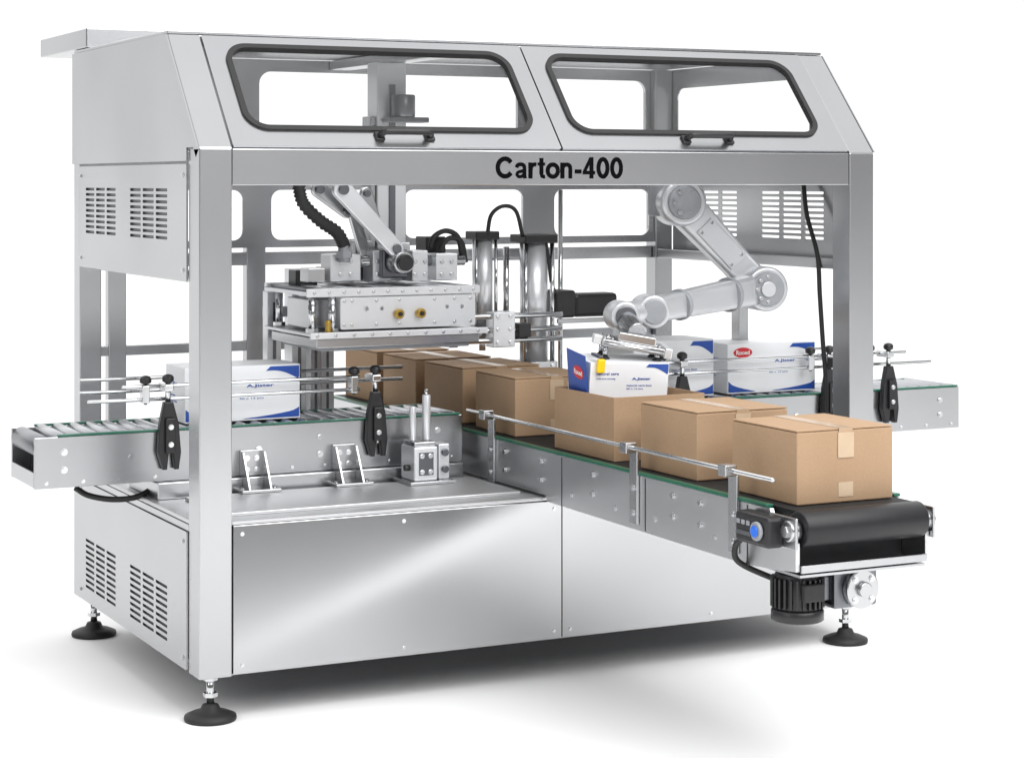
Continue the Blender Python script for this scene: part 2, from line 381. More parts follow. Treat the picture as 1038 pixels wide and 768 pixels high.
for fx, fy in ((.055, .055), (2.55, .055), (.05, 1.44), (2.58, 1.44)):
    f = MB().lathe([(.083, 0.001), (.085, .008), (.083, .016), (.06, .026), (.034, .033), (.026, .05), (.015, .054)], (fx, fy, 0)).build('foot', RUBBER, M)
    MB().cyl((fx, fy, .05), (fx, fy, Z0+.002), .013, seg=16).cyl((fx, fy, .075), (fx, fy, .088), .024, seg=6).cyl((fx, fy, .128), (fx, fy, .143), .024, seg=6).build('stem', CHROME, f)
MB().box(2.06, 2.16, .102, L-.072, 1.745, 1.82, .004).build('hanging_beam', STEEL, M)
MB().box(1.04, 1.12, .402, L-.045, 2.185, 2.222, .003).build('hanging_beam', STEEL, M)
# columns behind the loading head
for x, wd, y, mt in ((.76, .032, 1.16, ALU), (.86, .024, 1.22, STEEL), (.94, .028, 1.30, ALU)):
    c_ = MB().box(x-wd, x+wd, y-.03, y+.03, ZD+.0015, 1.398, .004).build('inner_column', mt, M)
    MB().box(x-.005, x+.005, y-.0318, y-.0305, ZD+.03, 1.38).build('column_groove', DARKST, c_)
cb = [(2.60, .40, 1.72), (2.575, .34, 1.60), (2.56, .25, 1.45), (2.55, .22, 1.30), (2.55, .20, 1.12), (2.55, .18, .95), (2.54, .17, .66)]
MB().tube(cb, .009, 10, 8).build('cable', RUBBER, M)
MB().box(2.575, 2.60, .16, .21, 1.02, 1.06, .003).build('cable_clip', BLACK, M)

# =====================================================================  ROLLER CONVEYORS
YN, YF, ZC0, ZC1 = .58, .92, .70, .872
def knob(p, parent, r=.020):
    MB().lathe([(r*.5, 0), (r, .006), (r*1.05, .018), (r*.8, .026), (r*.3, .03)], p, seg=14).build('knob', BLACK, parent)
def conveyor(x0, x1, label, clamps, rails, brackets, sup):
    c = thing('roller_conveyor', label, 'conveyor', ((x0+x1)/2, .75, ZD), 'steel roller conveyors feeding the machine')
    for y in (YN, YF):
        sg = -1 if y == YN else 1
        s = MB().box(x0, x1, min(y, y-sg*.012), max(y, y-sg*.012), ZC0, ZC1, .002).box(x0+.003, x1-.003, min(y-sg*.012, y-sg*.04), max(y-sg*.012, y-sg*.04), ZC0+.001, ZC0+.010).build('side_plate', PANEL, c)
        MB().box(x0+.08, x1-.01, y-.006 if sg < 0 else y-.014, y+.014 if sg < 0 else y+.006, ZC1+.001, ZC1+.008, .002).build('guard_strip', GREEN, c)
        if sg < 0:
            n = int((x1-x0)/.24)
            pts = [Vector((x0+.10+i*(x1-x0-.2)/n, YN, z)) for i in range(n+1) for z in ((.76, .82) if i % 2 == 0 else (.79,))]
            bolts(s, pts, (0, -1, 0), .009)
            bolts(s, [Vector((x0+.04+i*(x1-x0-.08)/(n*2), YN, ZC0+.018)) for i in range(n*2+1)], (0, -1, 0), .005)
    MB().box(sup[0], sup[1], .545, .90, ZD+.0015, ZC0-.002, .003).build('support_beam', STEEL, c)
    MB().box(x0+.075, x1-.012, YN+.013, YF-.013, ZC1-.062, ZC1-.052).box(x0+.065, x0+.075, YN+.015, YF-.015, ZC0+.02, ZC1-.052).box(x0+.02, x1-.02, YN+.042, YF-.042, ZC0+.002, ZC0+.006).build('roller_gap_shade', SHADESEAM, c)  # added dark sheets under the rollers stand in for shade in the gaps
    MB().box(x0-.001, x0+.008, YN+.0125, YF-.0125, ZC0+.003, ZC0+.055, .002).build('end_plate', PANEL, c)
    MB().cyl((x0+.034, YN+.013, ZC1-.034), (x0+.034, YF-.013, ZC1-.034), .037, seg=32, bev=.003).build('end_roller', DARKST, c)
    MB().box(x1+.001, x1+.006, YN+.01, YF-.01, ZC0+.02, ZC1-.045, .001).build('end_plate', PANEL, c)
    n = int((x1-x0-.13)/.058); data = None
    for i in range(n+1):
        x = x0+.100+i*(x1-x0-.125)/n
        if data is None:
            r = MB().cyl((0, YN+.014, 0), (0, YF-.014, 0), .0245, seg=20, bev=.003).cyl((0, YN+.001, 0), (0, YN+.014, 0), .008, seg=10).build('roller', ROLL, c); data = r.data
        else:
            r = bpy.data.objects.new('roller', data); COL.objects.link(r); setp(r, c)
        r.location = (x, 0, ZC1-.014)
    for (a, b2, y, z) in rails:
        MB().cyl((a, y, z), (b2, y, z), .0065, seg=12, bev=.002).build('guide_rail', CHROME, c)
    for x, y, sg in clamps:
        b = MB()
        b.prism([(x-.044, .80), (x-.026, .742), (x-.012, .742), (x-.006, .80), (x+.010, .80), (x+.016, .742), (x+.030, .742), (x+.038, .80), (x+.030, .90), (x+.010, .975), (x-.022, .975), (x-.038, .90)], m_xz(y), 0, .028, .004)
        b.box(x-.020, x+.014, y-.042, y-.029, .80, .92, .003)
        k = b.build('rail_clamp', BLACK, c)
        bolts(k, [Vector((x-.003, y-.042, z)) for z in (.83, .89)], (0, -1, 0), .007)
        knob((x-.005, y-.012, 1.04), k); knob((x-.075, y+.02, 1.035), k)
        MB().cyl((x-.005, y-.012, .975), (x-.005, y-.012, 1.04), .010, seg=12).box(x-.022, x+.012, y-.03, y+.05, 1.012, 1.036, .004).build('clamp_pin', CHROME, k)
        MB().cyl((x-.075, y+.02, .965), (x-.075, y+.02, 1.035), .006, seg=10).box(x-.088, x-.062, y+.01, y+.05, .97, 1.03, .003).build('clamp_pin', CHROME, k)
    for x in brackets:
        zd = ZD+.0145
        b = MB().box(x-.072, x+.072, YN-.12, YN-.037, zd, zd+.010, .002).box(x-.042, x+.042, YN-.012, YN-.002, ZC0+.001, .79, .002)
        for dx in (-.042, .036):
            b.prism([(YN-.105, zd+.010), (YN-.037, zd+.010), (YN-.037, ZC0+.001), (YN-.012, ZC0+.001), (YN-.012, .785), (YN-.036, .785)], Matrix(((0, 0, 1, x+dx), (1, 0, 0, 0), (0, 1, 0, 0), (0, 0, 0, 1))), 0, .006)
        k = b.build('bracket', STEEL, c)
        bolts(k, [Vector((x+dx, YN-.012, z)) for dx in (-.018, .018) for z in (.722, .762)], (0, -1, 0), .008)
        bolts(k, [Vector((x+dx, YN-.08, zd+.010)) for dx in (-.058, .058)], (0, 0, 1), .008)
    return c
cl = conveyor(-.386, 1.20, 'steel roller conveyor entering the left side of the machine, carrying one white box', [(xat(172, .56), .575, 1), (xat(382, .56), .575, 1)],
              [(-.08, .80, .60, 1.027), (-.20, .80, .60, .982), (-.15, 1.1, .90, 1.027), (-.15, 1.1, .90, .982)], [xat(262, .5), xat(356, .5)], (.03, 1.19))
MB().tube([P(76, 494, .7), P(90, 502, .68), P(115, 506, .66), P(140, 503, .66), P(158, 492, .68)], .010).build('cable', RUBBER, cl)
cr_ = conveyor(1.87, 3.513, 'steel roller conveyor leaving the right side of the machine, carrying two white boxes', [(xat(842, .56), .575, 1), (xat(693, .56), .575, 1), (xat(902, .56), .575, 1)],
               [(1.98, 3.25, .60, 1.027), (1.98, 3.38, .60, .982), (1.98, 3.3, .90, 1.027), (1.98, 3.3, .90, .982)], [2.1, 2.45], (1.9, 2.60))

# =====================================================================  BELT CONVEYOR
BX0, BX1, BY0, BY1, BZ, BB = 1.24, 1.705, -1.500, 2.05, .805, .65
bc = thing('belt_conveyor', 'black belt conveyor running out of the machine front with a row of brown cartons', 'conveyor', ((BX0+BX1)/2, .2, ZD))
MYZ = Matrix(((0, 0, 1, 0), (1, 0, 0, 0), (0, 1, 0, 0), (0, 0, 0, 1)))
R = .052
MB().prism([(BY0+.012, BZ-.001), (BY0+.012, BZ-.007), (BY0+.07, BZ-.009), (BY0+.16, BZ-.05), (BY1, BZ-.05), (BY1+.03, BZ-.025), (BY1, BZ)], MYZ, BX0+.030, BX1-.030).build('belt', BELT, bc)
MB().cyl((BX0+.021, BY0, BZ-R+.002), (BX1-.021, BY0, BZ-R+.002), R, seg=56, bev=.005).build('end_roller', ROLLBLK, bc)
for x in (BX0, BX1):
    sg = -1 if x == BX0 else 1
    xa, xb = (x, x+.014) if sg < 0 else (x-.014, x)
    poly = [(BY1, BB), (BY1, BZ-.004), (-1.39, BZ-.004), (-1.42, BZ-.055), (-1.52, BZ-.085), (-1.52, BB-.01), (-1.28, BB-.03), (-.02, BB-.02), (-.01, BB)]
    s = MB().prism(poly, MYZ, xa, xb, .0015).build('side_plate', OUTF, bc)
    if sg < 0:
        bolts(s, [Vector((x, y, z)) for y in (.3, .02, -.35, -.86, -1.02) for z in (.70, .765)], (-1, 0, 0), .009)
        bolts(s, [Vector((x, y, .675)) for y in (-.2, -.5, -.75, -1.1)], (-1, 0, 0), .007)
    MB().box(xa-.004 if sg < 0 else xa-.006, xb+.006 if sg < 0 else xb+.004, -1.38, BY1-.02, BZ-.003, BZ+.006, .002).build('guard_strip', GREEN, bc)
    xr = x-.022 if sg < 0 else x+.022
    MB().cyl((xr, -1.44 if sg < 0 else -1.25, .889), (xr, .57, .889), .0068, seg=12, bev=.002).build('guide_rail', CHROME, bc)
    for y in (.40, -.63, -1.21) if sg < 0 else (.47, -.3, -1.0):
        q = MB().box(min(x+sg*.001, x+sg*.010), max(x+sg*.001, x+sg*.010), y-.024, y+.024, .645, .875, .002).box(x+sg*.034-.014, x+sg*.018+.010, y-.022, y+.022, .872, .906, .003).build('rail_post', STEEL, bc)
        bolts(q, [Vector((x+sg*.010, y, z)) for z in (.68, .76)], (sg, 0, 0), .009)
    k = MB().box(min(x+sg*.0015, x+sg*.010), max(x+sg*.0015, x+sg*.010), BY0-.035, BY0+.10, BZ-R-.05, BZ-R+.04, .003).build('end_bracket', STEEL, bc)
    MB().cyl((x-sg*.018, BY0, BZ-R), (x+sg*.018, BY0, BZ-R), .030, seg=24, bev=.004).cyl((x+sg*.018, BY0, BZ-R), (x+sg*.028, BY0, BZ-R), .018, seg=6).build('bearing', STEEL, k)
    bolts(k, [Vector((x+sg*.010, BY0+dy, BZ-R+dz)) for dy, dz in ((.07, .02), (.07, -.03))], (sg, 0, 0), .010)
for y in (-.69, -1.275, -.13):
    MB().box(BX0-.0012, BX0-.0003, y-.002, y+.002, BB-.02, BZ-.01).build('plate_seam', SHADESEAM, bc)
MB().box(BX0+.015, BX1-.015, -1.53, -1.52, BB-.014, BB+.008, .002).box(BX0+.015, BX1-.015, -1.52, -1.27, BB-.028, BB-.02, .001).build('end_plate', PANEL, bc)
MB().box(BX0+.015, BX1-.015, -1.41, -1.40, BB-.018, BZ-.062).build('slot_shade_plate', SHADESEAM, bc)  # added dark plate; its colour stands in for shade inside the end slot
# control box
cx = BX0-.002
kb = MB().box(cx-.06, cx, -1.47, -1.30, .700, .790, .012).build('control_box', BLACK, bc)
MB().cyl((cx-.0605, -1.425, .746), (cx-.072, -1.425, .746), .027, seg=24, bev=.003).build('button_ring', GREYP, kb)
MB().cyl((cx-.0725, -1.425, .746), (cx-.077, -1.425, .746), .017, seg=20, bev=.002).build('button', BUTTONBLUE, kb)
for y in (-1.375, -1.35, -1.325):
    MB().box(cx-.064, cx-.0602, y-.008, y+.008, .755, .768, .001).build('key', GREYP, kb)
MB().box(cx-.063, cx-.0602, -1.385, -1.315, .725, .738, .001).build('display', DARKST, kb)
MB().tube([(cx-.03, -1.31, .71), (cx-.035, -1.27, .68), (cx-.02, -1.26, .63), (BX0+.06, -1.30, .585), (BX0+.1, -1.35, .57)], .009).build('cable', RUBBER, bc)
# motor and gearbox under the end
mx, my = 1.335, -1.39
mo = MB().cyl((mx, my, .50), (mx, my, .612), .066, seg=32, bev=.008)
mo.box(mx-.045, mx+.045, my-.045, my+.045, .612, .622, .003)
mo.lathe([(.070, 0), (.076, .004), (.076, .03), (.07, .036)], (mx, my, .474), seg=32)
for i in range(26):
    a = 2*math.pi*i/26
    mo.box(.062, .078, -.0035, .0035, .515, .60, .001, M=Matrix.Translation((mx, my, 0)) @ Matrix.Rotation(a, 4, 'Z'))
mo = mo.build('motor', BLACK, bc)
MB().box(mx-.035, mx+.035, my-.088, my-.068, .54, .59, .004).build('terminal_box', RUBBER, mo)
gb = MB().box(mx+.085, mx+.24, my-.06, my+.06, .505, .62, .012).box(mx+.05, mx+.086, my-.04, my+.04, .53, .60, .004).build('gearbox', DARKST, bc)
MB().cyl((mx+.17, my-.0605, .562), (mx+.17, my-.085, .562), .056, seg=32, bev=.004).cyl((mx+.17, my-.0855, .562), (mx+.17, my-.10, .562), .022, seg=24, bev=.003).build('flange', STEEL, gb)
bolts(gb, [Vector((mx+.17+.041*math.cos(a), my-.085, .562+.041*math.sin(a))) for a in [math.pi/4+i*math.pi/2 for i in range(4)]], (0, -1, 0), .007)

# =====================================================================  CARTONS
CW, CD, CH = .338, .342, .214
def copy_tree(src, loc, rz, label):
    c = src.copy(); COL.objects.link(c); c.location = loc; c.rotation_euler = (0, 0, rz); c['label'] = label
    for ch in list(src.children):
        k = ch.copy(); COL.objects.link(k); k.parent = c
        for g in list(ch.children):
            q = g.copy(); COL.objects.link(q); q.parent = k
    return c
def make_carton():
    r = thing('carton', '', 'carton', (0, 0, 0), 'brown cartons on the belt conveyor')
    MB().box(-CW/2, CW/2, -CD/2, CD/2, 0, CH-.0062, .004).build('body', CARD, r)
    MB().box(-CW/2+.012, CW/2-.012, -CD/2+.010, CD/2-.010, CH-.0061, CH-.0048).build('inner_flap', CARDIN, r)
    MB().box(-CW/2+.0006, -.0016, -CD/2+.0015, CD/2-.0015, CH-.0046, CH, .0016).build('flap', CARD, r)
    MB().box(.0016, CW/2-.0006, -CD/2+.0015, CD/2-.0015, CH-.0046, CH, .0016).build('flap', CARD, r)
    MB().box(-.024, .024, -CD/2-.0008, CD/2+.0008, CH+.0003, CH+.0012).box(-.024, .024, -CD/2-.0014, -CD/2-.0004, CH-.03, CH+.0012).build('tape', TAPE, r)
    MB().box(-.028, .028, -CD/2-.0026, -CD/2-.0016, CH-.085, CH-.012).build('tape_patch', LABELM, r)
    MB().box(-.026, .026, -CD/2-.0014, -CD/2-.0004, .016, .058).build('tape_patch', LABELM, r)
    return r
CX = 1.316+CW/2
cart = [(-1.245, .0, 'sealed brown carton nearest the end roller at the front of the belt'),
        (-.705, .01, 'sealed brown carton between the frontmost carton and the open carton on the belt'),
        (.53, -.012, 'sealed brown carton just inside the machine, right behind the open carton'),
        (1.00, .02, 'sealed brown carton third from the back, beside the plate of the loading head'),
        (1.42, -.01, 'second brown carton from the back of the belt, just below the loading head'),
        (1.83, .012, 'rearmost brown carton on the belt, half hidden under the loading head')]
first = make_carton()
for i, (y, rz, lab) in enumerate(cart):
    if i == 0: first.location = (CX, y, BZ+.001); first['label'] = lab
    else: copy_tree(first, (CX+random.uniform(-.004, .004), y, BZ+.001), rz, lab)
ox, oy, oz = CX-.004, -.165, BZ+.001; th = .005; OW, OD, OH = .352, .42, .212
oc = thing('carton', 'open topped brown carton receiving the white box from the robot arm', 'carton', (ox, oy, oz), 'brown cartons on the belt conveyor')
b = MB()
b.box(ox-OW/2, ox+OW/2, oy-OD/2, oy-OD/2+th, oz, oz+OH, .001); b.box(ox-OW/2, ox+OW/2, oy+OD/2-th, oy+OD/2, oz, oz+OH, .001)
b.box(ox-OW/2+.0003, ox-OW/2+th, oy-OD/2+th, oy+OD/2-th, oz+.0003, oz+OH-.0003, .001); b.box(ox+OW/2-th, ox+OW/2-.0003, oy-OD/2+th, oy+OD/2-th, oz+.0003, oz+OH-.0003, .001)
b.box(ox-OW/2+th, ox+OW/2-th, oy-OD/2+th, oy+OD/2-th, oz+.001, oz+.006)
b.build('body', CARD, oc)
MB().box(ox-.022, ox+.022, oy-OD/2-.0012, oy-OD/2-.0002, oz+.002, oz+.06).build('tape', TAPE, oc)

# =====================================================================  WHITE PRINTED BOXES
def white_box(loc, rot, w, d, h, label, logo=True, blue_end=False):
    r = thing('printed_box', label, 'box', (0, 0, 0), 'white printed product boxes')
    bd = MB().box(-w/2, w/2, -d/2, d/2, 0, h, .002).build('body', BOXW, r)
    A = m_xz(-d/2-.0008); Bm = m_yz(-w/2-.0008)
    if logo:
        lx, lz, rx = -w*.33, h*.82, w*.105
        lg = MB().plate([ell(lx, lz, rx, rx*.46)], A, .0008).build('logo', RED, bd)
        MB().text('Rooed', lx-rx*.72, lx+rx*.72, lz-rx*.20, lz+rx*.22, m_xz(-d/2-.0018), .0006, .02).build('lettering', WHITEINK, lg)
    xa = w*.03
    MB().text('A.Jister', xa, xa+w*.24, h*.59, h*.66, A, .0008, .02).build('lettering', BLUE, bd)
    for i, (tx, x0_, x1_, z0_, z1_) in enumerate((('natural care box', xa-w*.06, xa+w*.26, h*.46, h*.50), ('50 x 12 pcs', xa-w*.06, xa+w*.15, h*.38, h*.42))):
        MB().text(tx, x0_, x1_, z0_, z1_, A, .0008).build('print', BLUE, bd)
    if blue_end:
        MB().text('natural care', -w*.42, -w*.14, h*.72, h*.78, A, .0008, .01).build('print', BLUE, bd)
        MB().text('soft and strong', -w*.42, -w*.18, h*.61, h*.655, A, .0008).build('print', BLUE, bd)
    sw = [(w*.5-.003, h*.97), (w*.5-.003, h*.76)] + [(w*(.48-.28*t), h*(.735+.155*t+.06*math.sin(t*3.1))) for t in [i/10 for i in range(11)]] + [(w*.24, h*.97)]
    s2 = [(w*.5-.003, h*.03), (w*.5-.003, h*.21)] + [(w*(.48-.46*t), h*(.19-.15*t**.55)) for t in [i/12 for i in range(13)]]
    s3 = [(-w*.5+.003, h*.03), (-w*.5+.003, h*.25)] + [(w*(-.48+.28*t), h*(.23-.19*t**.6)) for t in [i/10 for i in range(11)]]
    for q in (sw, s2+[(w*.0, h*.03)], s3+[(-w*.19, h*.03)]): MB().plate([q], A, .0008).build('swoosh', BLUE, bd)
    if blue_end:
        EP = Matrix.Translation((-w/2-.001, 0, 0)) @ Matrix.Rotation(-.13, 4, 'Y')
        pn = MB().box(-.003, 0, -d/2-.006, d/2-.03, .002, h+.026, .001, M=EP).build('end_panel', BLUE, bd)
        lg = MB().plate([ell(d*.18, h*.72, d*.25, h*.15)], EP @ m_yz(-.0036), .0006).build('logo', RED, pn)
        MB().text('Rooed', d*.0, d*.36, h*.66, h*.78, EP @ m_yz(-.0045), .0004, .02).build('lettering', WHITEINK, pn)
    else:
        MB().text('A.Jister', -d*.28, d*.28, h*.64, h*.72, m_yz(-w/2-.0008), .0008, .02).build('lettering', BLUE, bd)
        for i in range(2): MB().text('natural care', -d*.34, d*(.0+.1*i), h*(.45-.11*i), h*(.49-.11*i), Bm, .0008).build('print', BLUE, bd)
    r.location = loc; r.rotation_euler = rot
    return r
ZW = ZC1+.0115
white_box((.375, .765, ZW), (0, 0, 0), .43, .22, .195, 'white box with blue print on the left roller conveyor, partly behind the front post', logo=False)
white_box((2.15, .755, ZW), (0, 0, .02), .37, .23, .225, 'white box with blue print on the right roller conveyor, nearest the robot gripper', logo=False)
white_box((2.62, .765, ZW), (0, 0, -.01), .42, .23, .20, 'white box with red oval logo on the right roller conveyor, behind the frontmost cartons')
HB = Vector((1.485, -.075, .972)); hh = .150; TX = .10; RZ = -.10
white_box(HB, (TX, .03, RZ), .295, .19, hh, 'white box with raised blue end panel held by the robot gripper over the open carton', logo=False, blue_end=True)

# =====================================================================  LOADING HEAD
H = thing('loading_head', 'bright aluminium loading head with link arms and black corrugated hose over left conveyor', 'loading head', (.9, .8, ZD))
HX0 = .575
tp = MB().box(HX0, 1.25, .545, .99, 1.326, 1.340, .002).box(HX0-.003, 1.253, .537, .5445, 1.322, 1.352, .001).box(HX0, 1.25, .965, .99, 1.3405, 1.356, .002).build('top_plate', ALU, H)
bolts(tp, [Vector((HX0+.025+.057*i, .537, 1.337)) for i in range(12)], (0, -1, 0), .005)
for i in range(10):
    x = HX0+.04+i*.065
    MB().box(x-.024, x+.024, .56, .955, 1.3405, 1.352, .003).build('slat', ALU if i % 3 else DARKST, H)
fp = MB().plate([rrect(.70, 1.235, 1.204, 1.318, .008), ell(.80, 1.275, .010, .010), ell(.86, 1.275, .008, .008), ell(1.12, 1.275, .008, .008), ell(1.18, 1.275, .008, .008)], m_xz(.545), .014).build('bolted_block', ALU, H)
for px in (403, 425):
    x = xat(px, .54)
    y_ = MB().cyl((x, .537, 1.255), (x, .515, 1.255), .018, seg=24, bev=.003).build('brass_fitting', AMBER, fp)
    MB().cyl((x, .5145, 1.255), (x, .508, 1.255), .008, seg=16).build('fitting_pin', BLACK, y_)
bolts(fp, [Vector((x, .538, z)) for x in (.715, .745, .84, .93, 1.07, 1.15, 1.215) for z in (1.220, 1.305)], (0, -1, 0), .005)
MB().box(.705, 1.23, .555, .97, 1.204, 1.3255, .003).build('core', ALU, H)
lp = MB().box(HX0, 1.26, .505, 1.0, 1.184, 1.194, .002).box(HX0-.005, 1.265, .494, .5045, 1.176, 1.198, .001).build('lower_plate', ALU, H)
bolts(lp, [Vector((HX0+.02+.07*i, .494, 1.187)) for i in range(10)], (0, -1, 0), .005)
for x, y in ((.60, .56), (.62, .95), (.675, .555)):
    MB().cyl((x, y, 1.1945), (x, y, 1.3255), .014, seg=16).cyl((x, y, 1.1945), (x, y, 1.210), .023, seg=6).build('pillar', CHROME, H)
MB().cyl((.645, .52, 1.1945), (.645, .52, 1.24), .011, seg=16, bev=.003).build('sensor', AMBER, H)
MB().box(.61, .69, .62, .84, 1.205, 1.310, .004).build('valve_block', STEEL, H)
MB().box(.60, 1.24, .515, .98, 1.142, 1.1755, .003).build('press_plate', STEEL, H)
MB().box(.63, 1.21, .54, .96, 1.128, 1.1415, .002).build('press_pad', GREYP, H)
for x, y in ((.62, 1.0), (.72, 1.0)):
    q = MB().box(x-.028, x+.028, y+.002, y+.055, ZD+.012, 1.321, .003).build('leg', ALU, H)
    MB().box(x-.006, x+.006, y-.001, y+.0015, ZD+.05, 1.28).build('leg_groove', DARKST, q)
MB().box(.60, 1.22, 1.056, 1.08, 1.22, 1.26, .003).build('cross_bar', ALU, H)
# blocks and shaft on top
def blk(px0, px1, py0, py1, y0, y1, name, mat, bev=.004):
    a = P(px0, py0, y0); c = P(px1, py1, y0)
    return MB().box(a.x, c.x, y0, y1, c.z, a.z, bev).build(name, mat, H)
for a in ((335, 366, 258, 285), (378, 397, 254, 285), (418, 434, 254, 285), (442, 464, 257, 284)):
    k = blk(*a, .70, .80, 'bearing_block', ALU)
    q0 = P((a[0]+a[1])/2, 272, .70); bolts(k, [Vector((q0.x+dx, .70, q0.z+dz)) for dx in (-.02, .02) for dz in (-.022, .025)], (0, -1, 0), .007)
p0 = P(336, 266, .75); p1 = P(470, 264, .75)
MB().cyl((p0.x, .75, p0.z), (p1.x, .75, p0.z), .02, seg=20).build('shaft', CHROME, H)
hb = P(408, 266, .60)
k = MB().cyl((hb.x, .58, hb.z), (hb.x, .66, hb.z), .042, seg=28, bev=.005).build('hub', STEEL, H)
MB().cyl((hb.x, .562, hb.z), (hb.x, .58, hb.z), .030, seg=24, bev=.004).build('hub_cap', BLACK, k)
MB().box(hb.x-.05, hb.x+.05, .665, .80, hb.z-.06, hb.z+.045, .006).build('gearbox', DARKST, H)
blk(432, 452, 240, 262, .82, .92, 'valve_block', BLACK)
blk(340, 372, 266, 284, .86, .95, 'valve_block', DARKST)
blk(360, 378, 244, 284, .83, .90, 'link_bracket', STEEL)
blk(312, 330, 272, 286, .62, .70, 'valve_block', STEEL)
blk(396, 416, 246, 258, .83, .90, 'valve_block', ALU)
blk(300, 322, 274, 290, .82, .90, 'valve_block', BLACK)
def arm(pa, ra, pb, rb, y0, y1, mat):
    a = P(*pa, y0); c = P(*pb, y0)
    k = MB().prism(hull((a.x, a.z), ra, (c.x, c.z), rb), m_xz(y1), 0, y1-y0, .004).build('link_arm', mat, H)
    for p, r in ((a, ra), (c, rb)):
        MB().cyl((p.x, y0-.012, p.z), (p.x, y0-.0005, p.z), r*.55, seg=20, bev=.002).build('pivot_pin', DARKST, k)
arm((348, 192), .036, (402, 252), .030, .61, .64, ALU)
arm((324, 192), .030, (352, 214), .026, .68, .70, STEEL)
arm((372, 196), .024, (384, 236), .024, .70, .72, STEEL)
arm((356, 205), .022, (372, 262), .022, .76, .78, STEEL)
xc = xat(392, .9)
k = MB().box(xc-.06, xc+.06, .85, .95, 1.36, 2.184, .005).build('column', ALU, H)
MB().box(xc-.012, xc+.012, .843, .8495, 1.40, 2.10, .001).build('column_groove', DARKST, k)
MB().box(xc-.085, xc-.0615, .86, .94, 1.40, 1.98, .004).build('slide_rail', STEEL, H)
xm = xat(407, .84)
MB().box(xm-.08, xm+.08, .76, .84, 1.955, 1.975, .004).cyl((xm-.01, .80, 1.975), (xm-.01, .80, 2.06), .045, seg=28, bev=.006).build('servo_motor', DARKST, H)
MB().tube([P(300, 170, .62), P(303, 190, .62), P(308, 207, .62), P(325, 224, .64), P(342, 236, .66), P(349, 250, .68)], .019, 12, 9, rib=.006).build('hose', RUBBER, H)
q = P(349, 249, .68)
MB().cyl((q.x, q.y, q.z), (q.x, q.y, q.z-.06), .023, seg=20, bev=.003).cyl((q.x, q.y, q.z-.02), (q.x, q.y, q.z-.045), .031, seg=6).build('hose_fitting', GREYP, H)
for pts in ([(436, 252), (440, 240), (452, 234), (464, 240), (468, 258)], [(446, 256), (450, 246), (458, 241), (468, 246), (472, 266)]):
    MB().tube([P(x, y, .78) for x, y in pts], .010).build('air_hose', RUBBER, H)

# =====================================================================  PNEUMATIC LIFT
Lf = thing('pneumatic_lift', 'pair of bright upright pneumatic cylinders with black caps in the middle of the machine', 'pneumatic lift', (1.75, 1.0, ZD))
def pneu(px, y0, y1, r, toground):
    a = P(px, y0, 1.0); c = P(px, y1, 1.0)
    k = MB().cyl((a.x, 1, c.z), (a.x, 1, a.z), r*.88, seg=36)
    k = k.build('cylinder_barrel', ALU, Lf)
    for sx0 in (-1, 1):
        MB().cyl((a.x+sx0*r*.93, 1-r*.72, c.z), (a.x+sx0*r*.93, 1-r*.72, a.z), r*.15, seg=12).build('tie_rod', CHROME, k)
    MB().box(a.x-r*1.12, a.x+r*1.12, 1-r*1.12, 1+r*1.12, a.z, a.z+.034, .005).build('end_cap', BLACK, k)
    MB().box(a.x-r*1.12, a.x+r*1.12, 1-r*1.12, 1+r*1.12, c.z-.034, c.z, .005).build('end_cap', STEEL, k)
    bolts(k, [Vector((a.x+s_*r*.75, 1-r*1.12, c.z-.017)) for s_ in (-1, 1)], (0, -1, 0), .007)
    if toground: MB().box(a.x-.04, a.x+.04, .96, 1.04, ZD+.001, c.z-.035, .003).build('stand', ALU, Lf)
    else: MB().cyl((a.x, 1, c.z-.034), (a.x, 1, c.z-.09), .013, seg=16).build('piston_rod', CHROME, Lf)
    return a, c
a1, c1 = pneu(489, 243, 332, .046, False)
a2, c2 = pneu(541, 246, 365, .064, True)
xg = xat(513, 1.03)
MB().cyl((xg, 1.03, zat(345, xg, 1.03)), (xg, 1.03, zat(250, xg, 1.03)), .012, seg=16).build('guide_shaft', CHROME, Lf)
MB().box(a1.x-.03, a2.x+.05, 1.073, 1.095, a1.z-.075, a1.z-.04, .003).build('cross_bar', ALU, Lf)
zz = zat(318, 1.6, 1.0)
MB().box(a1.x-.04, a2.x-.08, 1.062, 1.095, zz-.05, zz+.01, .004).build('cross_bar', ALU, Lf)
for dz, y, x0_ in ((-.055, .895, -.20), (-.095, .895, -.20), (.0, .89, -.14)):
    MB().cyl((a1.x+x0_, y, zz+dz), (a2.x+.07, y, zz+dz), .011, seg=16, bev=.002).build('guide_shaft', CHROME, Lf)
k = MB().box(a1.x-.02, a1.x+.075, .86, .93, zz-.12, zz+.018, .004).build('carriage', ALU, Lf)
bolts(k, [Vector((a1.x+dx, .86, zz+dz)) for dx in (0, .055) for dz in (-.10, -.05, .0)], (0, -1, 0), .007)
MB().box(a1.x-.205, a1.x-.165, .87, .93, zz-.115, zz-.035, .004).build('carriage', STEEL, Lf)
MB().box(a1.x+.095, a1.x+.15, .87, .93, zz-.085, zz-.03, .004).build('valve', BLACK, Lf)
MB().box(a2.x+.070, a2.x+.16, .94, 1.06, zz-.02, zz+.09, .01).box(a2.x+.16, a2.x+.36, .95, 1.05, zz-.02, zz+.075, .016).build('drive_motor', BLACK, Lf)
MB().box(a2.x+.070, a2.x+.30, .925, .937, zz-.04, zz-.022, .002).build('motor_bracket', STEEL, Lf)
